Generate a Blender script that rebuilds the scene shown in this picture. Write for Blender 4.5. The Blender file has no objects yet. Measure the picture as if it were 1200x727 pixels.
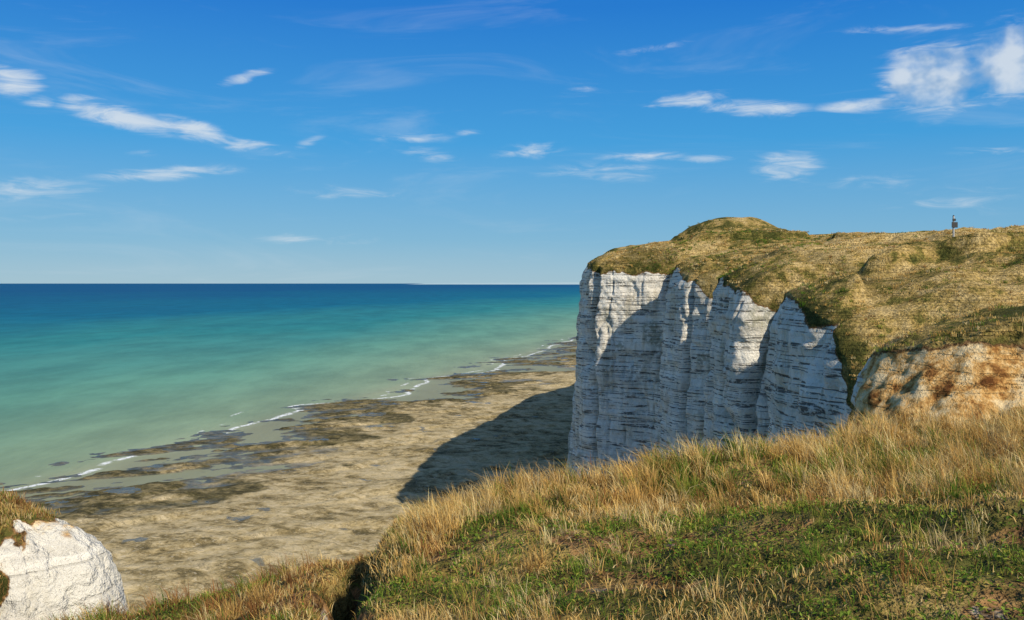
import bpy, math, numpy as np
from mathutils import Vector
rng=np.random.default_rng(7)
scn=bpy.context.scene
SEA=-62.0
# ---------------------------------------------------------------- noise
def _h(ix,iy,iz,seed):
    n=(ix.astype(np.int64)*374761393+iy.astype(np.int64)*668265263+iz.astype(np.int64)*2147483647+seed*974634777)&0xffffffff
    n=((n^(n>>13))*1274126177)&0xffffffff
    n=((n^(n>>15))*2246822519)&0xffffffff
    n=n^(n>>16)
    return n/2147483647.5-1.0
def vn(x,y,z=0.0,seed=0):
    x,y,z=np.broadcast_arrays(np.asarray(x,float),np.asarray(y,float),np.asarray(z,float))
    fx,fy,fz=np.floor(x),np.floor(y),np.floor(z)
    u,v,w=x-fx,y-fy,z-fz
    u=u*u*u*(u*(u*6-15)+10);v=v*v*v*(v*(v*6-15)+10);w=w*w*w*(w*(w*6-15)+10)
    r=0
    for dx in(0,1):
        for dy in(0,1):
            for dz in(0,1):
                r=r+_h(fx+dx,fy+dy,fz+dz,seed)*(u if dx else 1-u)*(v if dy else 1-v)*(w if dz else 1-w)
    return r
def fbm(x,y,z=0.0,o=4,seed=0,g=0.5):
    r=0;a=1;t=0
    for i in range(o):
        k=2.03**i
        r=r+a*vn(np.asarray(x)*k+i*13.7,np.asarray(y)*k+i*7.1,np.asarray(z)*k+i*3.3,seed+i);t+=a;a*=g
    return r/t*1.5
def sst(a,b,x):
    t=np.clip((x-a)/(b-a),0,1);return t*t*(3-2*t)
def gsm(a,sig):
    k=int(sig*3)+1
    w=np.exp(-0.5*(np.arange(-k,k+1)/sig)**2);w/=w.sum()
    p=np.concatenate([2*a[0]-a[k:0:-1],a,2*a[-1]-a[-2:-k-2:-1]])
    return np.convolve(p,w,'valid')
# ---------------------------------------------------------------- mesh helpers
def mesh_obj(name,verts,faces_list,mat,masks=None,smooth=True,mats=None):
    me=bpy.data.meshes.new(name)
    verts=np.ascontiguousarray(verts,dtype=np.float32)
    me.vertices.add(len(verts));me.vertices.foreach_set('co',verts.ravel())
    li=[];tot=[]
    for f in faces_list:
        f=np.asarray(f,dtype=np.int32)
        li.append(f.ravel());tot.append(np.full(len(f),f.shape[1],dtype=np.int32))
    li=np.concatenate(li);tot=np.concatenate(tot)
    st=np.concatenate([[0],np.cumsum(tot)[:-1]]).astype(np.int32)
    me.loops.add(len(li));me.loops.foreach_set('vertex_index',li)
    me.polygons.add(len(tot));me.polygons.foreach_set('loop_start',st);me.polygons.foreach_set('loop_total',tot)
    me.polygons.foreach_set('use_smooth',np.full(len(tot),smooth,dtype=bool))
    if masks is not None:
        at=me.color_attributes.new('mask','FLOAT_COLOR','POINT')
        m=np.ones((len(verts),4),dtype=np.float32);m[:,:masks.shape[1]]=masks
        at.data.foreach_set('color',m.ravel())
    me.update(calc_edges=True);me.validate()
    me.materials.append(mat)
    ob=bpy.data.objects.new(name,me);scn.collection.objects.link(ob)
    return ob
def grid_faces(nr,nc,flip=False):
    i=np.arange(nr-1)[:,None]*nc+np.arange(nc-1)[None,:]
    i=i.ravel()
    f=np.stack([i,i+1,i+nc+1,i+nc],1)
    return f[:,::-1] if flip else f
# ---------------------------------------------------------------- node helper
class NT:
    def __init__(s,tree): s.t=tree;s.n=tree.nodes;s.l=tree.links
    def inp(s,sock,v):
        if v is None:return
        if isinstance(v,bpy.types.NodeSocket): s.l.new(v,sock)
        else:
            if isinstance(v,(tuple,list)) and len(v)==3 and sock.type=='RGBA': v=(*v,1)
            sock.default_value=v
    def math(s,op,a,b=None,c=None,clamp=False):
        n=s.n.new('ShaderNodeMath');n.operation=op;n.use_clamp=clamp
        s.inp(n.inputs[0],a);s.inp(n.inputs[1],b);s.inp(n.inputs[2],c);return n.outputs[0]
    def mix(s,f,a,b,mode='MIX'):
        n=s.n.new('ShaderNodeMix');n.data_type='RGBA';n.blend_type=mode
        s.inp(n.inputs[0],f);s.inp(n.inputs[6],a);s.inp(n.inputs[7],b);return n.outputs[2]
    def noise(s,vec,scale,detail=4,rough=0.55,dist=0.0,lac=2.0):
        n=s.n.new('ShaderNodeTexNoise');s.inp(n.inputs['Vector'],vec)
        n.inputs['Scale'].default_value=scale;n.inputs['Detail'].default_value=detail
        n.inputs['Roughness'].default_value=rough;n.inputs['Distortion'].default_value=dist
        return n.outputs[0]
    def mapr(s,v,a,b,c=0.0,d=1.0,smooth=True):
        n=s.n.new('ShaderNodeMapRange');n.interpolation_type='SMOOTHSTEP' if smooth else 'LINEAR'
        s.inp(n.inputs[0],v);n.inputs[1].default_value=a;n.inputs[2].default_value=b
        n.inputs[3].default_value=c;n.inputs[4].default_value=d;return n.outputs[0]
    def mapping(s,vec,loc=(0,0,0),rot=(0,0,0),sc=(1,1,1),typ='POINT'):
        n=s.n.new('ShaderNodeMapping');n.vector_type=typ;s.inp(n.inputs[0],vec)
        n.inputs[1].default_value=loc;n.inputs[2].default_value=rot;n.inputs[3].default_value=sc;return n.outputs[0]
    def pos(s): return s.n.new('ShaderNodeNewGeometry').outputs['Position']
    def sep(s,v):
        n=s.n.new('ShaderNodeSeparateXYZ');s.inp(n.inputs[0],v);return n.outputs
    def comb(s,x,y,z):
        n=s.n.new('ShaderNodeCombineXYZ');s.inp(n.inputs[0],x);s.inp(n.inputs[1],y);s.inp(n.inputs[2],z);return n.outputs[0]
    def ramp(s,f,stops):
        n=s.n.new('ShaderNodeValToRGB');s.inp(n.inputs[0],f);cr=n.color_ramp
        while len(cr.elements)<len(stops): cr.elements.new(0.5)
        for e,(p,c) in zip(cr.elements,stops): e.position=p;e.color=(*c,1)
        return n.outputs[0]
    def bump(s,h,st,dist,nrm=None):
        n=s.n.new('ShaderNodeBump');n.inputs['Strength'].default_value=st;n.inputs['Distance'].default_value=dist
        s.inp(n.inputs['Height'],h);s.inp(n.inputs['Normal'],nrm);return n.outputs[0]
    def attr(s,name='mask'):
        n=s.n.new('ShaderNodeAttribute');n.attribute_name=name;return n.outputs['Color']
def new_mat(name):
    m=bpy.data.materials.new(name);m.use_nodes=True
    m.node_tree.nodes.clear();return m,NT(m.node_tree)
def finish(nt,col,rough=0.95,spec=0.1,nrm=None,metal=0):
    p=nt.n.new('ShaderNodeBsdfPrincipled');o=nt.n.new('ShaderNodeOutputMaterial')
    nt.inp(p.inputs['Base Color'],col);nt.inp(p.inputs['Roughness'],rough)
    nt.inp(p.inputs['Specular IOR Level'],spec);nt.inp(p.inputs['Normal'],nrm);nt.inp(p.inputs['Metallic'],metal)
    nt.l.new(p.outputs[0],o.inputs[0]);return p
# ---------------------------------------------------------------- materials
def turf_colour(nt,P):
    a=nt.noise(P,0.06,4,0.65,0.5); b=nt.noise(P,0.5,5,0.7); c=nt.noise(P,4.5,3,0.7)
    v=nt.math('ADD',nt.math('MULTIPLY',a,0.55),nt.math('MULTIPLY',b,0.45))
    base=nt.ramp(v,[(0.41,(0.07,0.075,0.018)),(0.465,(0.19,0.16,0.04)),(0.50,(0.42,0.29,0.09)),(0.57,(0.62,0.45,0.19))])
    dark=nt.mapr(c,0.35,0.65,0.45,1.25)
    return nt.mix(1.0,base,nt.comb(dark,dark,dark),'MULTIPLY'),b,c
def cliff_material():
    m,nt=new_mat('chalk_and_turf');P=nt.pos();x,y,z=nt.sep(P)
    mk=nt.sep(nt.attr())
    n1=nt.noise(P,0.22,3,0.6);n2=nt.noise(P,1.4,5,0.65);n3=nt.noise(P,6.0,4,0.7)
    streak=nt.noise(nt.mapping(P,sc=(0.55,0.55,0.05)),1.0,5,0.7)
    ch=nt.mix(nt.mapr(n1,0.3,0.7),(0.78,0.72,0.60),(0.91,0.86,0.73))
    ch=nt.mix(nt.math('MULTIPLY',nt.mapr(streak,0.50,0.66),0.55),ch,(0.48,0.41,0.26))
    ch=nt.mix(nt.math('MULTIPLY',nt.mapr(n2,0.53,0.70),0.38),ch,(0.42,0.38,0.27))
    # broad bedding tone + flint courses
    bed=nt.noise(nt.mapping(P,loc=(7,2,4),sc=(0.012,0.012,0.5)),1.0,4,0.7)
    ch=nt.mix(nt.math('MULTIPLY',nt.mapr(bed,0.48,0.60),0.35),ch,(0.50,0.46,0.36))
    bn=nt.noise(nt.mapping(P,loc=(3,9,1),sc=(0.010,0.010,0.42)),1.0,3,0.75)
    fr=nt.math('ABSOLUTE',nt.math('SUBTRACT',nt.math('FRACT',nt.math('MULTIPLY',bn,11.0)),0.5))
    wob=nt.noise(P,0.7,3,0.6)
    fr=nt.math('ADD',fr,nt.math('MULTIPLY',nt.math('SUBTRACT',wob,0.5),0.20))
    line=nt.mapr(fr,0.05,0.17,1,0)
    brk=nt.mapr(nt.noise(nt.mapping(P,sc=(1,1,2.0)),0.9,4,0.75),0.42,0.53)
    fl=nt.math('MULTIPLY',nt.math('MULTIPLY',line,brk),nt.mapr(y,26,40,0.22,1.0))
    ch=nt.mix(nt.math('MULTIPLY',fl,0.88),ch,(0.09,0.08,0.065))
    spk=nt.mapr(n3,0.62,0.70)
    ch=nt.mix(nt.math('MULTIPLY',spk,0.6),ch,(0.18,0.155,0.10))
    ch=nt.mix(nt.math('MULTIPLY',nt.mapr(nt.math('ADD',mk[2],nt.math('MULTIPLY',nt.math('SUBTRACT',n2,0.5),1.0)),0.05,0.40,1,0),0.75),ch,(0.15,0.145,0.08))  # crease shade painted into the chalk colour along the fissures
    alg=nt.math('MULTIPLY',nt.mapr(nt.noise(P,0.13,2,0.5),0.63,0.71),nt.mapr(n2,0.42,0.52))
    ch=nt.mix(nt.math('MULTIPLY',alg,0.5),ch,(0.17,0.17,0.08))
    oc=nt.ramp(nt.noise(P,0.6,6,0.72),[(0.34,(0.13,0.05,0.015)),(0.42,(0.34,0.16,0.045)),(0.49,(0.64,0.38,0.13)),(0.60,(0.86,0.66,0.36))])
    om=nt.mapr(nt.math('ADD',mk[1],nt.math('MULTIPLY',nt.math('SUBTRACT',n2,0.5),0.9)),0.42,0.6)
    ch=nt.mix(om,ch,oc)
    tc,tb,tcn=turf_colour(nt,P)
    tm=nt.math('ADD',mk[0],nt.math('MULTIPLY',nt.math('SUBTRACT',n2,0.5),0.8))
    soil=nt.mix(nt.mapr(n3,0.35,0.65),(0.075,0.040,0.016),(0.34,0.19,0.075))
    ch2=nt.mix(nt.mapr(tm,0.34,0.46),ch,soil)
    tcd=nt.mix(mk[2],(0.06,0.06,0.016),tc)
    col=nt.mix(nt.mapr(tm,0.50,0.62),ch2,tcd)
    h=nt.math('ADD',nt.math('MULTIPLY',n2,0.8),nt.math('MULTIPLY',n3,0.3))
    h=nt.math('SUBTRACT',h,nt.math('MULTIPLY',fl,0.3))
    finish(nt,col,0.95,0.08,nt.bump(h,0.9,0.6));return m
def beach_material():
    m,nt=new_mat('foreshore_rock');P=nt.pos();mk=nt.sep(nt.attr())
    R=nt.mapping(P,rot=(0,0,math.radians(28)))
    st=nt.noise(nt.mapping(R,sc=(0.05,0.16,0.1)),1.0,6,0.72,0.8)
    n1=nt.noise(P,0.03,5,0.65);n2=nt.noise(P,0.22,6,0.75);n3=nt.noise(P,1.0,4,0.75)
    v=nt.math('ADD',nt.math('MULTIPLY',st,0.35),nt.math('ADD',nt.math('MULTIPLY',n1,0.25),nt.math('MULTIPLY',n2,0.40)))
    col=nt.ramp(v,[(0.42,(0.12,0.095,0.042)),(0.465,(0.29,0.22,0.10)),(0.505,(0.47,0.365,0.185)),(0.57,(0.62,0.50,0.29))])
    # thin eroded edges of the rock shelves
    edge=nt.mapr(nt.math('ABSOLUTE',nt.math('SUBTRACT',nt.math('FRACT',nt.math('MULTIPLY',st,6.0)),0.5)),0.0,0.07,1,0)
    edge=nt.math('MULTIPLY',edge,nt.mapr(n2,0.44,0.54))
    col=nt.mix(nt.math('MULTIPLY',edge,0.6),col,(0.07,0.055,0.028))
    seaw=mk[0]
    alg=nt.ramp(nt.math('ADD',nt.math('MULTIPLY',n2,0.6),nt.math('MULTIPLY',st,0.4)),[(0.43,(0.035,0.032,0.012)),(0.49,(0.085,0.072,0.026)),(0.56,(0.25,0.195,0.085))])
    f=nt.mapr(nt.math('ADD',seaw,nt.math('MULTIPLY',nt.math('SUBTRACT',n1,0.5),3.0)),0.40,0.66)
    col=nt.mix(nt.math('MULTIPLY',f,0.93),col,alg)
    sp=nt.mapr(n3,0.55,0.64);col=nt.mix(nt.math('MULTIPLY',sp,0.5),col,(0.11,0.088,0.045))
    wl_=nt.math('MULTIPLY',nt.mapr(nt.noise(P,0.8,4,0.7),0.58,0.66),nt.mapr(f,0,1,0.5,0.12));col=nt.mix(wl_,col,(0.70,0.60,0.42))
    pz=nt.sep(P)[2]
    wet=nt.mapr(pz,SEA+0.05,SEA+0.55,1,0)
    pn=nt.noise(nt.mapping(R,sc=(0.05,0.06,0.1)),1.0,4,0.6)
    pl=nt.mapr(nt.math('ADD',pn,nt.math('MULTIPLY',seaw,0.05)),0.655,0.685)
    pl=nt.math('MAXIMUM',pl,nt.math('MULTIPLY',wet,0.75))
    col=nt.mix(nt.math('MULTIPLY',pl,0.7),col,(0.11,0.12,0.09))
    rough=nt.mapr(pl,0,1,0.95,0.25)
    b=nt.bump(nt.math('SUBTRACT',nt.math('ADD',nt.math('MULTIPLY',n3,0.4),nt.math('ADD',n2,st)),nt.math('MULTIPLY',edge,0.25)),0.6,1.6)
    finish(nt,col,rough,nt.mapr(pl,0,1,0.1,0.4),b);return m
def sea_material():
    m,nt=new_mat('sea_water');P=nt.pos();x,y,z=nt.sep(P);mk=nt.sep(nt.attr())
    off=nt.math('SUBTRACT',nt.math('SUBTRACT',nt.math('MULTIPLY',y,0.318),230.0),x)
    off=nt.math('MAXIMUM',off,1.0)
    wn=nt.noise(nt.mapping(P,sc=(0.0016,0.0006,1)),1.0,4,0.6)
    lg=nt.math('DIVIDE',nt.math('LOGARITHM',off,10.0),4.2)
    lg=nt.math('ADD',lg,nt.math('MULTIPLY',nt.math('SUBTRACT',wn,0.5),0.18))
    col=nt.ramp(lg,[(0.20,(0.31,0.34,0.19)),(0.42,(0.225,0.33,0.185)),(0.55,(0.125,0.305,0.195)),(0.64,(0.030,0.215,0.19)),(0.73,(0.003,0.125,0.185)),(0.88,(0.001,0.070,0.165))])
    lum=nt.mapr(nt.noise(nt.mapping(P,sc=(0.02,0.008,1)),1.0,5,0.7),0.3,0.7,0.80,1.16)
    col=nt.mix(1.0,col,nt.comb(lum,lum,lum),'MULTIPLY')
    d=nt.math('MULTIPLY',mk[0],100.0)
    nn=nt.noise(nt.mapping(P,sc=(0.03,0.03,1)),1.0,2,0.6)
    dn=nt.math('ADD',d,nt.math('MULTIPLY',nt.math('SUBTRACT',nn,0.5),14.0))
    def band(c,w,th,sc):
        a=nt.mapr(nt.math('ABSOLUTE',nt.math('SUBTRACT',dn,c)),w*0.25,w,1,0)
        b=nt.mapr(nt.noise(nt.mapping(P,loc=(c,c,0),sc=(sc,sc,1)),1.0,4,0.72),th,th+0.06)
        return nt.math('MULTIPLY',a,b)
    foam=nt.math('MAXIMUM',band(10.0,2.2,0.40,0.035),band(19,1.4,0.53,0.03))
    foam=nt.math('MAXIMUM',foam,band(34,1.1,0.60,0.035))
    tex=nt.mapr(nt.noise(P,0.6,3,0.7),0.38,0.55)
    foam=nt.math('MULTIPLY',foam,tex)
    sh=nt.mapr(dn,-3,18,1,0)
    col=nt.mix(nt.math('MULTIPLY',sh,0.6),col,(0.23,0.215,0.12))
    col=nt.mix(foam,col,(0.85,0.87,0.86))
    w1=nt.noise(nt.mapping(P,rot=(0,0,0.3),sc=(0.35,0.10,1)),1.0,4,0.65)
    w2=nt.noise(nt.mapping(P,rot=(0,0,0.3),sc=(0.03,0.012,1)),1.0,3,0.6)
    b=nt.bump(nt.math('ADD',nt.math('MULTIPLY',w1,0.5),w2),0.5,1.2)
    finish(nt,col,nt.mapr(foam,0,1,0.5,0.9),0.12,b);return m
def veg_material(name,trans=0.3):
    m,nt=new_mat(name)
    col=nt.attr()
    p=nt.n.new('ShaderNodeBsdfDiffuse');t=nt.n.new('ShaderNodeBsdfTranslucent');mx=nt.n.new('ShaderNodeMixShader')
    o=nt.n.new('ShaderNodeOutputMaterial')
    nt.inp(p.inputs[0],col);nt.inp(t.inputs[0],col);mx.inputs[0].default_value=trans
    nt.l.new(p.outputs[0],mx.inputs[1]);nt.l.new(t.outputs[0],mx.inputs[2]);nt.l.new(mx.outputs[0],o.inputs[0]);return m
def flat_mat(name,c,rough=0.6,spec=0.3,metal=0):
    m,nt=new_mat(name);P=nt.pos();n=nt.noise(P,6,4)
    k=nt.mapr(n,0.3,0.7,0.85,1.1)
    finish(nt,nt.mix(1.0,c,nt.comb(k,k,k),'MULTIPLY'),rough,spec,None,metal);return m
CL=cliff_material();BE=beach_material();SE=sea_material();VG=veg_material('grass_blades')

# ---------------------------------------------------------------- headland
rimc=np.array([(70,20,-1.5),(52,36,-1.8),(41,45,-2.2),(36,48,-2.4),(31.5,51.0,-2.8),(28,54,-3.6),(25.6,56.5,-4.0),(24.3,59,-4.2),(24.6,62.5,-5.2),(26.0,67,-7.4),(27.5,73,-9.2),(28.3,77.5,-8.2),(28.6,81,-5.0),
(28.3,86,-2.4),(28.6,93,-1.2),(30.0,99,-1.2),(35.2,105,-4.2),(37,109,-4.8),(32.4,112.0,-2.4),(29.2,114.5,-0.8),(28.6,122,0.4),(29.2,131,0.8),(34,141,-1.2),(37,145.5,-1.8),(32.5,149,0.1),(29.4,152.5,1.7),(29.0,161,2.7),
(32.2,166,1.2),(28,169.5,2.5),(21.5,172.5,3.3),(15.6,175,3.2),(14.4,180,3.4),(15.8,190,4),(17.8,219,5),(24,273,5),(38,313,5),(58,404,4),(82,454,4),(118,560,4),(175,750,3),(265,1000,3),(530,1800,2),(1050,3600,2)],float)
seg=np.linalg.norm(np.diff(rimc[:,:2],axis=0),axis=1);cs=np.concatenate([[0],np.cumsum(seg)])
ds=0.25;S=np.arange(0,cs[-1],ds)
raw=np.stack([np.interp(S,cs,rimc[:,i]) for i in range(3)],1)
sm=np.stack([gsm(raw[:,i],1.1/ds) for i in range(3)],1)
vs=np.stack([gsm(raw[:,i],6/ds) for i in range(3)],1)
tan=np.gradient(np.stack([gsm(raw[:,i],5/ds) for i in range(2)],1),axis=0);tan/=np.linalg.norm(tan,axis=1)[:,None]
nrm=np.stack([-tan[:,1],tan[:,0]],1)
Y=sm[:,1]
keep=[0];
for i in range(1,len(S)):
    st=0.25 if Y[i]<184 else(1.5 if Y[i]<320 else(8 if Y[i]<1000 else 60))
    if S[i]-S[keep[-1]]>=st-1e-6: keep.append(i)
k=np.array(keep);S=S[k];sm=sm[k];vs=vs[k];nrm=nrm[k]
dep=np.concatenate([np.arange(0,9,0.22),np.arange(9,45,0.35),np.linspace(45,70,14)])
ns=len(S);nd=len(dep)
def cols(s,z,ys):
    s2=s+fbm(s/8,z/14,7.7,2,12)*1.3
    a=fbm(s2/12.0,z/80.0,0,2,11)*1.4
    rn=np.abs(fbm(s2/7.5,z/50.0,3.3,2,21))
    r=-np.exp(-(rn/0.12)**1.3)*2.9
    r2=-np.exp(-(np.abs(fbm(s2/3.6,z/16.0,8.3,2,23))/0.08)**1.3)*0.5
    b=fbm(s/3.2,z/5.0,0,4,31)*0.60
    c=fbm(s/0.9,z/0.9,0,3,41)*0.16
    bedding=fbm(s/30,z/1.1,5.5,3,46)*0.22
    rub=sst(66,57,ys)*(fbm(s/2.4,z/2.4,4,5,43,0.62)*0.75)
    k_=1-0.8*sst(62,56,ys)
    return a+r*k_+r2*k_+b+c+0.4+rub+bedding,rn
SS=S[None,:];DD=dep[:,None]
top=sm[None,:,2]+fbm(SS/6,0,0,3,61)*0.5
H=top-(SEA-1.5)
D2=DD/dep[-1]*H
Z=top-D2
w=sst(0,50,D2)*0.5
cx=sm[None,:,0]*(1-w)+vs[None,:,0]*w
cy=sm[None,:,1]*(1-w)+vs[None,:,1]*w
fade=0.45+0.55*sst(0,4,D2)
cc_,rn=cols(SS,Z,sm[None,:,1]+0*D2)
fis=np.exp(-(rn/0.07)**1.5)*sst(1,5,D2)*sst(58,64,sm[None,:,1])
near=sst(62,54,sm[None,:,1])
# steep earth scarp above, crumbling fan below
fan=near*(0.15*np.minimum(D2,1.4)+0.85*np.clip(D2-1.4,0,12))
off=cc_*fade+0.075*D2-0.6+fan
off=off-0.9*sst(2.5,0,D2)*0.5
X=cx+nrm[None,:,0]*off;Yy=cy+nrm[None,:,1]*off
face=np.stack([X,Yy,Z],-1)
gul=np.clip((gsm(np.interp(np.arange(0,S[-1],1.0),S,sm[:,2]),10)),-20,20)
gul=np.interp(S,np.arange(0,S[-1],1.0),gul)-sm[:,2]
lim=0.8+fbm(SS/4.0,0,0,4,71)*1.2+np.clip(gul,0,6)[None,:]*1.1
lim=lim*(1-near*0.55)
turf=sst(0.9,-0.9,D2-lim)
patch=near*sst(0.15,0.6,fbm(SS/3,Z/1.2,2,4,75))*sst(2,4,D2)
scarp=near*sst(34,27,sm[None,:,0]*0+60-sm[None,:,1]*0)  # unused guard
dark_scarp=sst(29,33,sm[None,:,0])*sst(56,52,sm[None,:,1])*sst(2.6,1.6,D2+fbm(SS/2,0,1,3,78)*0.8)
turf=np.maximum(turf,0.62*patch);turf=np.maximum(turf,0.44*dark_scarp)
och=sst(63,57.5,sm[None,:,1])*1.15+sst(3.5,0,D2-lim)*0.32
och=och*sst(24,11,D2)
dk=np.clip(1-fis*0.9,0,1)  # fissure mask driving the painted crease darkening
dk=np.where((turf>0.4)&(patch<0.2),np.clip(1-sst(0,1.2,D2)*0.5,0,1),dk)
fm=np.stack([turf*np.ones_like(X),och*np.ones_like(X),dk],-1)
def hc(x,y):
    h=np.where(y<190,0.0575*y-0.35,10.6)
    h=np.where(y>190,10.6-0.01*np.minimum(y-190,300),h)
    h=h+3.3*np.exp(-(((x-47.5)/9.8)**2+((y-196)/12)**2)**2.8)
    return h
dist=np.concatenate([np.arange(0.3,12,0.4),np.arange(12,50,0.8),np.geomspace(52,1500,26)])
rx=X[0];ry=Yy[0];rz=Z[0]
iny=gsm(np.interp(np.arange(0,S[-1],1.0),S,ry),8);iny=np.interp(S,np.arange(0,S[-1],1.0),iny)
DI=dist[:,None]
wy=sst(0,25,DI)
PX=rx[None,:]+DI*0.985
PY=ry[None,:]*(1-wy)+iny[None,:]*wy-DI*0.02
L=np.interp(PY,[40,90,150,175,200],[15,14,12,8,8])
tgt=hc(PX,PY)
PZ=rz[None,:]+(tgt-rz[None,:])*(1-np.exp(-(DI/L)**0.9))
und=fbm(PX/13,PY/13,0,4,81)*1.3+fbm(PX/3.2,PY/3.2,0,3,91)*0.5
ter=sst(0.0,0.12,fbm(PX/24,PY/12,0,3,101))*2.4-1.2
PZ=PZ+(und+ter)*sst(0,7,DI)*np.interp(PY,[40,120,170],[0.8,0.9,0.5])
plat=np.stack([PX,PY,PZ],-1)
pt=np.ones_like(PX);bare=sst(0.35,0.6,fbm(PX/4,PY/4,0,4,111))*sst(62,52,PY)
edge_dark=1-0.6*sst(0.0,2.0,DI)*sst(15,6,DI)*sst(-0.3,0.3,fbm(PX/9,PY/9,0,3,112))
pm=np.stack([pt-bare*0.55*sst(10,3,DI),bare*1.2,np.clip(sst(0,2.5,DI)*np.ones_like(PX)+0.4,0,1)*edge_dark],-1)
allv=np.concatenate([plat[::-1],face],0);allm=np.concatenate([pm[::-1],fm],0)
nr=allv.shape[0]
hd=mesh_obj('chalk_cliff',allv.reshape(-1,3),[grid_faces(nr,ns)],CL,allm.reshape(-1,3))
def ground_z(ob,x,y):
    r=ob.ray_cast(Vector((x,y,200)),Vector((0,0,-1)));return r[1].z if r[0] else 0

# ---------------------------------------------------------------- foreground hill
def crack_x(y): return -1.46-(y-6.8)*0.112+0.10*np.sin(y*2.3)+0.05*np.sin(y*6.1)
def fz(x,y):
    ax=np.clip(-x,0,None)
    left=-0.15*np.minimum(ax,4)-0.045*np.minimum(ax,4)**2-0.2*np.clip(ax-4,0,None)
    z=-1.7-0.09*y+0.08*np.clip(x,0,14)+left
    ye=13.2+sst(1,7,x)*2.6+sst(22,32,x)*34+fbm(x/3,0,0,3,7)*0.7+sst(-3,-6,x)*0.6
    e=np.log1p(np.exp(np.clip((y-ye)*1.6,-40,40)))/1.6
    z=z-np.minimum(e*0.9+0.35*e**2,70)
    z=z+fbm(x/2.6,y/2.6,0,4,17)*0.26+fbm(x/0.7,y/0.7,0,4,27)*0.08
    cr=sst(4,6,y)*sst(14.5,13,y)
    z=z-0.30*sst(0.05,-0.30,x-crack_x(y))*cr
    z=z-1.0*np.exp(-((x-crack_x(y))/(0.12+0.015*y))**2)*cr
    return np.maximum(z,SEA-1),ye
gx=np.concatenate([np.linspace(-60,-12,40)[:-1],np.arange(-12,15,0.06),np.linspace(15,45,50)])
gy=np.concatenate([np.linspace(-60,2,30)[:-1],np.arange(2,20,0.07),np.linspace(20,60,70)])
GX,GY=np.meshgrid(gx,gy);GZ,YE=fz(GX,GY)
fgt=sst(3.5,1.2,GY-YE+fbm(GX/2,GY/2,0,3,5)*1.2)
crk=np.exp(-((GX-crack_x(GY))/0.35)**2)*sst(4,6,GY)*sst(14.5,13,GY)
def soil_f(x,y): return sst(0.16,0.40,fbm(x/0.8,y/0.8,0,4,53)+0.28*np.exp(-(((x-0.6)/1.6)**2+((y-7.8)/1.6)**2)))
soilp=soil_f(GX,GY)
fgt=np.where(fgt>0.9,fgt-0.46*soilp,fgt)
fgt=np.where(crk>0.1,np.maximum(fgt-0.6*crk,0.55),fgt)
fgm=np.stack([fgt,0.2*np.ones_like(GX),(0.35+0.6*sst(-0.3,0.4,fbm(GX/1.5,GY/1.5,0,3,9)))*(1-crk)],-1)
fg=mesh_obj('grassy_hill',np.stack([GX,GY,GZ],-1).reshape(-1,3),[grid_faces(len(gy),len(gx))],CL,fgm.reshape(-1,3))

# ---------------------------------------------------------------- chalk outcrop (left)
th=np.linspace(0,2*np.pi,260);dz=np.concatenate([np.linspace(0,5,90),np.linspace(5.3,55,60)])
TH,DZ=np.meshgrid(th,dz)
rr=2.7*(1-np.exp(-DZ/1.0))**0.75+0.24*DZ
cxp=np.cos(TH);sxp=np.sin(TH)
rr=rr*(1+0.12*fbm(cxp*1.1+5,sxp*1.1,DZ/5,3,3))+fbm(cxp*3,sxp*3,DZ/1.6,5,13,0.6)*0.28*sst(0,.6,DZ)+fbm(cxp*12,sxp*12,DZ/0.3,3,14)*0.05
OX=-14.75+rr*cxp;OY=25.0+rr*sxp;OZ=-6.2-DZ+fbm(OX/1.5,OY/1.5,0,3,15)*0.2
ot=np.clip(sst(-12.9,-13.6,OX+fbm(OX/0.9,OY/.9,OZ/.9,4,16)*0.5)+sst(0.25,0.05,DZ)*0.5,0,1)
om=np.stack([ot,0.20+0.42*sst(1.4,0,DZ),0.85*np.ones_like(OX)],-1)
oc=mesh_obj('chalk_outcrop',np.stack([OX,OY,OZ],-1).reshape(-1,3),[grid_faces(len(dz),len(th),True)],CL,om.reshape(-1,3))

# ---------------------------------------------------------------- beach + sea
wl=np.array([(-185,-400),(-172,0),(-158,180),(-148,257),(-137,280),(-124,317),(-109,383),(-93,441),(-48,524),(2,671),(59,907),(140,1200),(420,2000),(950,3500),(3000,9000)],float)
def XW(y): return np.interp(y,wl[:,1],wl[:,0])
yy0=np.arange(-400,9000,5.0);xw0=gsm(XW(yy0),5)+fbm(yy0/55,0,0,3,210)*6*sst(150,400,yy0)
g_=lambda c,s:np.exp(-((yy0-c)/s)**2)
xw0=xw0-16*g_(448,13)+15*g_(490,18)-16*g_(575,15)+9*g_(625,20)-12*g_(720,20)+8*g_(340,20)
def XWs(y): return np.interp(y,yy0,xw0)
bx=np.concatenate([np.linspace(-320,-190,20)[:-1],np.arange(-190,90,1.2),np.linspace(90,400,40),np.linspace(440,1400,30)])
by=np.concatenate([np.linspace(-300,130,30)[:-1],np.arange(130,560,1.4),np.arange(560,1100,4),np.linspace(1110,3600,60)])
BX,BY=np.meshgrid(bx,by)
sd=(BX-XWs(BY))*0.93
c28,s28=math.cos(math.radians(28)),math.sin(math.radians(28))
u=BX*c28+BY*s28;v=-BX*s28+BY*c28
rel=fbm(BX/30,BY/30,0,5,201)*0.5+fbm(u/45,v/10,0,5,202)*0.6+fbm(BX/3.,BY/3.,0,3,203)*0.20
rel=rel+0.6*(sst(0.05,0.16,fbm(u/30,v/13,0,4,204))-0.4)
BZ=SEA+0.018*sd+rel*(0.85+0.15*sst(-40,30,sd))-0.03
BZ=np.where(sd>100,SEA+1.8+ (sd-100)*0.01+rel,BZ)
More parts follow.
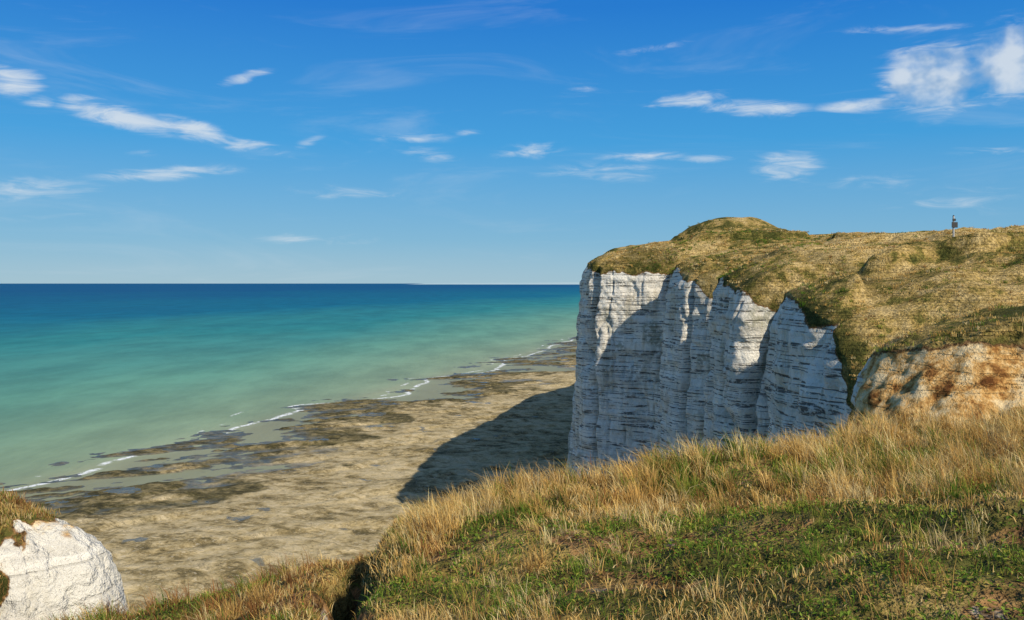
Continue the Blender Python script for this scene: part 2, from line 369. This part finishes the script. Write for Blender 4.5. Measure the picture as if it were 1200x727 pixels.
bm=np.stack([sst(85,0,sd),np.zeros_like(sd),np.zeros_like(sd)],-1)
mesh_obj('rocky_beach',np.stack([BX,BY,BZ],-1).reshape(-1,3),[grid_faces(len(by),len(bx))],BE,bm.reshape(-1,3))
sx=np.concatenate([-np.geomspace(120000,340,50),np.arange(-330,100,4),np.geomspace(105,120000,50)])
sy=np.concatenate([-np.geomspace(60000,120,14),np.arange(-100,1000,5),np.geomspace(1010,140000,60)])
SX,SY=np.meshgrid(sx,sy)
so=-(SX-XWs(SY))*0.93
smk=np.stack([np.clip(so,-200,400)/100]*3,-1)
smk[np.abs(SY)>3400]=4
mesh_obj('sea',np.stack([SX,SY,np.full_like(SX,SEA)],-1).reshape(-1,3),[grid_faces(len(sy),len(sx))],SE,smk.reshape(-1,3))

# distant coast
m,nt=new_mat('haze_tinted_land');finish(nt,nt.mix(nt.noise(nt.pos(),0.001,4),(0.26,0.40,0.46),(0.40,0.49,0.51)),1,0)  # aerial haze painted into the land's base colour
cx=np.linspace(-5200,9000,140);hh=60+(cx+5200)/14000*60+fbm(cx/600,0,0,3,77)*7
hh=SEA+hh*sst(-5200,-3500,cx)
cv=[];n=len(cx)
for row,(dy,hm) in enumerate([(0,0),(60,1),(1900,1),(2500,0)]):
    yb=42000-0.25*(cx+5200)
    cv.append(np.stack([cx,yb+dy,np.where(hm==1,hh,SEA-2)],-1))
mesh_obj('distant_coast',np.concatenate(cv),[grid_faces(4,n)],m)

# ---------------------------------------------------------------- grass
def blades(name,P,h,wd,col,lean=0.35,leandir=None):
    N=len(P);a=rng.uniform(0,2*np.pi,N);wdv=np.stack([np.cos(a),np.sin(a),np.zeros(N)],1)*wd[:,None]
    b=rng.uniform(0,2*np.pi,N) if leandir is None else leandir
    lm=np.abs(rng.normal(0,lean,N))+0.08
    ld=np.stack([np.cos(b),np.sin(b),np.zeros(N)],1)*(lm*h)[:,None]
    up=np.zeros((N,3));up[:,2]=h
    v=np.empty((N,5,3))
    v[:,0]=P-wdv*.5;v[:,1]=P+wdv*.5
    mid=P+up*0.55+ld*0.35
    v[:,2]=mid+wdv*.38;v[:,3]=mid-wdv*.38
    v[:,4]=P+up*(1-0.25*lm[:,None])+ld
    i=np.arange(N)*5
    q=np.stack([i,i+1,i+2,i+3],1);t=np.stack([i+3,i+2,i+4],1)
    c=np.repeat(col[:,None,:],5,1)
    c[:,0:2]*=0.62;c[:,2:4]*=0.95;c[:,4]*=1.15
    return mesh_obj(name,v.reshape(-1,3),[q,t],VG,np.clip(c.reshape(-1,3),0,1),smooth=False)
STRAW=np.array([(0.80,0.55,0.20),(0.70,0.44,0.13),(0.86,0.66,0.31),(0.54,0.33,0.10)])
GREEN=np.array([(0.13,0.22,0.028),(0.20,0.28,0.04),(0.08,0.15,0.02),(0.32,0.32,0.055)])
BROWN=np.array([(0.36,0.16,0.055),(0.27,0.125,0.04),(0.44,0.23,0.085),(0.19,0.09,0.035)])
def pick(pal,N): 
    c=pal[rng.integers(0,len(pal),N)]
    return c*rng.uniform(0.75,1.2,(N,1))
def colour_for(x,y,straw_p,brown_p):
    N=len(x);r=rng.uniform(0,1,N)
    c=pick(GREEN,N);s=pick(STRAW,N);b=pick(BROWN,N)
    c=np.where((r<straw_p)[:,None],s,c)
    c=np.where(((r>=straw_p)&(r<straw_p+brown_p))[:,None],b,c);return c
def tall_field(x,y):
    t=0.20+0.80*sst(7.4,10.8,y-0.25*np.clip(x,-2,6)+fbm(x/1.5,y/1.5,0,2,33)*2.2)
    t=np.maximum(t,sst(2.6,4.2,x-0.1*y+fbm(x/1.2,y/1.2,0,2,34)*1.0)*0.9)
    t=t*np.where(x<-2.2,0.75,1)
    return t
def green_field(x,y):
    return sst(0.0,0.32,fbm(x/1.3,y/1.3,0,4,43)+0.38*sst(10,5.0,y)*sst(-1.2,0.8,x)-0.14)
def sample_fg(n,gap=0.13):
    y=np.sqrt(rng.uniform(3.2**2,17.5**2,n));x=y*rng.uniform(-0.68,0.68,n)
    z,ye=fz(x,y);ok=(y<ye+1.6)
    dxc=x-crack_x(y)
    ok&=np.abs(dxc)>(gap+0.012*y)*((y<13.6)&(y>4.5))
    return x[ok],y[ok],z[ok],ye[ok]
x,y,z,ye=sample_fg(190000)
g=green_field(x,y);t=tall_field(x,y)
bare=soil_f(x,y)*(1-t*0.5)
kp=rng.uniform(0,1,len(x))>bare*0.95
x,y,z,g,t=x[kp],y[kp],z[kp],g[kp],t[kp]
left=sst(-1.8,-2.6,x)
c=colour_for(x,y,np.clip(0.82-0.70*g-0.42*left,0.05,1),0.10+0.42*left)
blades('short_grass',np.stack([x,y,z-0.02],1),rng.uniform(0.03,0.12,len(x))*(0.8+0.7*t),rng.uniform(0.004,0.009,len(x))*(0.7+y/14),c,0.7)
x,y,z,ye=sample_fg(11000,0.24)
t=tall_field(x,y);g=green_field(x,y)
clump=sst(-0.25,0.30,fbm(x/0.9,y/0.9,0,3,63))
kp=rng.uniform(0,1,len(x))<t*(0.12+0.88*clump)
x,y,z,t,g=x[kp],y[kp],z[kp],t[kp],g[kp]
nb=rng.integers(12,36,len(x));idx=np.repeat(np.arange(len(x)),nb);N=len(idx)
rad=np.abs(rng.normal(0,0.07,N));an=rng.uniform(0,2*np.pi,N)
bx_=x[idx]+rad*np.cos(an);by_=y[idx]+rad*np.sin(an);bz_,_=fz(bx_,by_)
cd=np.abs(x-crack_x(y));nearc=1-0.55*sst(0.9,0.35,cd)
hh=rng.uniform(0.12,0.46,len(x))*(0.5+0.62*t)*nearc;hb=hh[idx]*rng.uniform(0.55,1.15,N)
left=sst(-1.8,-2.8,x)
tc=colour_for(x,y,np.clip(0.88-0.30*g-0.45*left,0,1),0.06+0.4*left)
cb=tc[idx]*rng.uniform(0.75,1.25,(N,1))
ld=np.where(rng.uniform(0,1,N)<0.5,np.pi+rng.normal(0,0.5,N),an)
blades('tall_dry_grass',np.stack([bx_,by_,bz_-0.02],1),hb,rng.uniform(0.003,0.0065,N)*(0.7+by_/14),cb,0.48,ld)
print('tall',N)
x,y,z,ye=sample_fg(10000)
g=green_field(x,y);kp=(rng.uniform(0,1,len(x))<g**1.5*0.8)
x,y,z=x[kp],y[kp],z[kp]
nb=rng.integers(6,14,len(x));idx=np.repeat(np.arange(len(x)),nb);N=len(idx)
an=rng.uniform(0,2*np.pi,N);ln=rng.uniform(0.018,0.055,N);el=rng.uniform(0.1,1.0,N)
o=np.stack([x[idx]+rng.normal(0,0.05,N),y[idx]+rng.normal(0,0.05,N),z[idx]+rng.uniform(0,0.08,N)],1)
d=np.stack([np.cos(an)*np.cos(el),np.sin(an)*np.cos(el),np.sin(el)],1);sd_=np.stack([-np.sin(an),np.cos(an),np.zeros(N)],1)
v=np.stack([o,o+d*(ln*.5)[:,None]+sd_*(ln*.28)[:,None],o+d*ln[:,None]-np.array([0,0,0.012]),o+d*(ln*.5)[:,None]-sd_*(ln*.28)[:,None]],1)
cc=pick(GREEN,N);i=np.arange(N)*4
mesh_obj('leafy_weeds',v.reshape(-1,3),[np.stack([i,i+1,i+2,i+3],1)],VG,np.repeat(cc,4,0),smooth=False)
def plat_sample(n,ymax,dmax):
    cand=np.where((sm[:,1]>40)&(sm[:,1]<ymax))[0]
    ci=cand[rng.integers(0,len(cand),n)]
    dd=np.concatenate([[0],dist]);d=rng.uniform(0,1,n)**1.3*dmax
    PV=np.concatenate([face[0:1],plat],0)
    j=np.clip(np.searchsorted(dd,d)-1,0,len(dd)-2);f=(d-dd[j])/(dd[j+1]-dd[j])
    return PV[j,ci]*(1-f)[:,None]+PV[j+1,ci]*f[:,None],d
P,d=plat_sample(26000,200,75)
P=P+np.stack([rng.normal(0,.2,len(P)),rng.normal(0,.2,len(P)),-0.05*np.ones(len(P))],1)
cl=fbm(P[:,0]/7,P[:,1]/7,0,4,301)
kp=rng.uniform(0,1,len(P))<0.15+0.85*sst(-0.3,0.3,fbm(P[:,0]/2.5,P[:,1]/2.5,0,3,302))
P,d,cl=P[kp],d[kp],cl[kp]
tc=colour_for(P[:,0],P[:,1],np.clip(0.72+1.3*cl-0.30*sst(10,2,d),0.05,0.97),0.08)
nb=rng.integers(6,12,len(P));idx=np.repeat(np.arange(len(P)),nb);N=len(idx)
Q=P[idx]+np.stack([rng.normal(0,.16,N),rng.normal(0,.16,N),np.zeros(N)],1)
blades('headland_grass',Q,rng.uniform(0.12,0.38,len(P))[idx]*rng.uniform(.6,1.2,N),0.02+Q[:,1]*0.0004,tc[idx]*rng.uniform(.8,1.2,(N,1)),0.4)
j=np.where((om[...,0].ravel()>0.6)&(OY.ravel()<26.5)&(OZ.ravel()>-14))[0];j=j[rng.integers(0,len(j),2600)]
P=np.stack([OX.ravel()[j],OY.ravel()[j],OZ.ravel()[j]],1)
nb=rng.integers(6,14,len(P));idx=np.repeat(np.arange(len(P)),nb);N=len(idx)
Q=P[idx]+rng.normal(0,.07,(N,3))
tc=colour_for(P[:,0],P[:,1],np.full(len(P),.4),0.42)
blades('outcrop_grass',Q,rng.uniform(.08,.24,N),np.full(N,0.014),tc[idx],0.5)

# ---------------------------------------------------------------- signpost on the headland
import bmesh
def cyl(name,r1,r2,p0,p1,mat,par,seg=16):
    p0=Vector(p0);p1=Vector(p1);dv=p1-p0
    bm_=bmesh.new();bmesh.ops.create_cone(bm_,cap_ends=True,segments=seg,radius1=r1,radius2=r2,depth=dv.length)
    me=bpy.data.meshes.new(name);bm_.to_mesh(me);bm_.free();me.materials.append(mat)
    o=bpy.data.objects.new(name,me);o.location=(p0+p1)/2;o.rotation_euler=dv.to_track_quat('Z','Y').to_euler();scn.collection.objects.link(o);o.parent=par;return o
def box(name,s,loc,rot,mat,par,bev=0.02):
    bm_=bmesh.new();bmesh.ops.create_cube(bm_,size=1);bmesh.ops.scale(bm_,vec=s,verts=bm_.verts)
    bmesh.ops.bevel(bm_,geom=bm_.edges[:],offset=bev,segments=2,affect='EDGES')
    me=bpy.data.meshes.new(name);bm_.to_mesh(me);bm_.free();me.materials.append(mat)
    o=bpy.data.objects.new(name,me);o.location=loc;o.rotation_euler=rot;scn.collection.objects.link(o);o.parent=par;return o
mx_,my_=49.8,100.0
bpy.context.view_layer.update()
mz=ground_z(hd,mx_,my_)
em=bpy.data.objects.new('warning_signpost',None);em.location=(mx_,my_,mz);scn.collection.objects.link(em)
white=flat_mat('weathered_post',(0.42,0.41,0.38),0.7,0.2);dark=flat_mat('dark_sign',(0.05,0.05,0.05),0.6,0.2)
cyl('pole',0.115,0.10,(0,0,-0.6),(0,0,3.55),white,em)
cyl('pole_cap',0.12,0.04,(0,0,3.552),(0,0,3.66),dark,em)
box('sign_board',(0.72,0.05,0.62),(0.06,-0.145,2.55),(0,0,math.radians(6)),dark,em,0.015)
box('upper_board',(0.42,0.05,0.26),(0.0,-0.145,3.12),(0,0,math.radians(6)),dark,em,0.015)
cyl('board_clamp',0.13,0.13,(0,0,2.52),(0,0,2.60),white,em)
print('mast z',mz)

# ---------------------------------------------------------------- sun + world
EL=math.radians(37);AZ=math.radians(145)
sd3=Vector((math.sin(AZ)*math.cos(EL),math.cos(AZ)*math.cos(EL),math.sin(EL)))
sl=bpy.data.lights.new('sun','SUN');sl.energy=4.9;sl.angle=math.radians(0.53);sl.color=(1.0,0.91,0.76)
so_=bpy.data.objects.new('sun',sl);so_.rotation_euler=(-sd3).to_track_quat('-Z','Y').to_euler();so_.location=(60,-80,90);scn.collection.objects.link(so_)
W=bpy.data.worlds.new('World');scn.world=W;W.use_nodes=True;W.node_tree.nodes.clear();nt=NT(W.node_tree)
try:
    W.cycles.sampling_method='MANUAL';W.cycles.sample_map_resolution=256
except Exception as e: print(e)
sk=nt.n.new('ShaderNodeTexSky');sk.sky_type='NISHITA';sk.sun_disc=False;sk.sun_elevation=EL;sk.sun_rotation=AZ
sk.air_density=1.0;sk.dust_density=0.3;sk.ozone_density=2.0;sk.altitude=60
dirv=nt.n.new('ShaderNodeTexCoord').outputs['Generated']
dx,dy,dzz=nt.sep(dirv)
az=nt.math('ARCTAN2',dx,dy);el=nt.math('ARCSINE',dzz)
grad=nt.ramp(nt.math('DIVIDE',el,0.6),[(0.0,(0.30,0.485,0.60)),(0.08,(0.165,0.41,0.62)),(0.26,(0.032,0.31,0.67)),(0.50,(0.003,0.175,0.60)),(1.0,(0.01,0.14,0.48))])
vs10=nt.n.new('ShaderNodeVectorMath');vs10.operation='SCALE';nt.l.new(grad,vs10.inputs[0]);vs10.inputs['Scale'].default_value=8.0
base=nt.mix(nt.mapr(el,0.45,0.9,0.92,0.0),sk.outputs[0],vs10.outputs[0])
ae=nt.comb(az,el,0.0)
F=1039.0
clouds=[
(145,138,80,12,8,1.0),(225,152,60,10,12,.95),(295,172,54,8,8,.7),(12,95,40,17,0,.95),(48,120,24,9,-10,.6),(98,119,36,7,0,.8),(287,91,32,6,-18,.85),
(195,203,95,8,-6,.65),(40,222,100,14,-4,.45),(480,160,56,7,0,.58),(545,156,18,4,0,.45),(505,182,38,9,8,.45),(618,178,42,9,-5,.58),(800,119,54,8,-6,.8),(885,127,60,9,4,.95),
(1016,124,58,7,0,.9),(765,57,48,5,-6,.5),(685,105,20,4,0,.45),(1060,34,100,6,4,.42),(1100,92,66,36,6,1.15),(1062,92,34,18,0,1.0),(1185,72,56,38,0,1.2),(925,196,46,18,0,.72),
(755,184,58,6,0,.7),(825,186,36,5,0,.7),(705,202,84,13,0,.46),(405,226,84,9,0,.45),(345,280,48,7,0,.42),(412,282,40,7,0,.42),(1160,177,60,5,4,.5),
(1010,214,80,12,0,.35),(170,180,26,4,0,.4),(1120,235,90,18,0,.32),(100,250,140,24,0,.24),(365,165,30,6,-30,.45)]
tot=None
for px,py,wx,wy_,rot,stg in clouds:
    u_=(px-600)/F;v_=(332-py)/F
    A=math.atan(u_);E=math.atan(v_*math.cos(A))
    mp=nt.mapping(ae,loc=(A,E,0),rot=(0,0,math.radians(-rot)),sc=(1.4*wx/F*math.cos(A)**2,1.6*wy_/F*math.cos(A),1),typ='TEXTURE')
    ln=nt.n.new('ShaderNodeVectorMath');ln.operation='LENGTH';nt.l.new(mp,ln.inputs[0])
    mk_=nt.mapr(ln.outputs['Value'],0.0,1.15,stg,0)
    tot=mk_ if tot is None else nt.math('MAXIMUM',tot,mk_)
cn=nt.noise(nt.mapping(ae,rot=(0,0,0.05),sc=(16,78,1)),1.0,6,0.62,1.0)
cn2=nt.noise(nt.mapping(ae,loc=(2,5,0),sc=(30,36,1)),1.0,5,0.5,0.1)
big=nt.math('MULTIPLY',nt.mapr(tot,0.35,0.8),nt.math('MULTIPLY',nt.mapr(az,0.385,0.42),nt.mapr(el,0.165,0.185)))
cnm=nt.math('ADD',nt.math('MULTIPLY',cn,nt.mapr(big,0,1,0.88,0.0)),nt.math('MULTIPLY',cn2,nt.mapr(big,0,1,0.12,1.0)))
al=nt.math('ADD',tot,nt.math('MULTIPLY',nt.math('SUBTRACT',cnm,0.5),2.8))
al=nt.math('MULTIPLY',nt.mapr(al,0.05,1.30),nt.mapr(tot,0.0,0.5))
wisp=nt.math('MULTIPLY',nt.mapr(nt.noise(nt.mapping(ae,rot=(0,0,0.1),sc=(3,18,1)),1.0,5,0.65,1.0),0.5,0.8),0.16)
al=nt.math('MAXIMUM',nt.math('MULTIPLY',al,0.78),wisp)
shade=nt.mapr(nt.noise(nt.mapping(ae,loc=(2,4.6,0),sc=(30,36,1)),1.0,3,0.5,0.1),0.40,0.58)
ccol=nt.mix(nt.math('MAXIMUM',shade,nt.mapr(big,0,0.3,1,0)),(2.9,3.9,5.2),(5.7,6.1,6.4))
skc=nt.mix(al,base,ccol)
bg=nt.n.new('ShaderNodeBackground');nt.l.new(skc,bg.inputs[0]);bg.inputs[1].default_value=0.13
wo=nt.n.new('ShaderNodeOutputWorld');nt.l.new(bg.outputs[0],wo.inputs[0])
# ---------------------------------------------------------------- camera
cam=bpy.data.cameras.new('camera');co=bpy.data.objects.new('camera',cam);scn.collection.objects.link(co);scn.camera=co
cam.sensor_width=36;cam.lens=36*1039/1200;cam.shift_y=-31.5/1200;cam.clip_start=0.1;cam.clip_end=300000
co.location=(0,0,0);co.rotation_euler=(math.radians(90),0,0)
scn.view_settings.view_transform='Standard';scn.view_settings.look='None';scn.view_settings.exposure=0;scn.view_settings.gamma=1
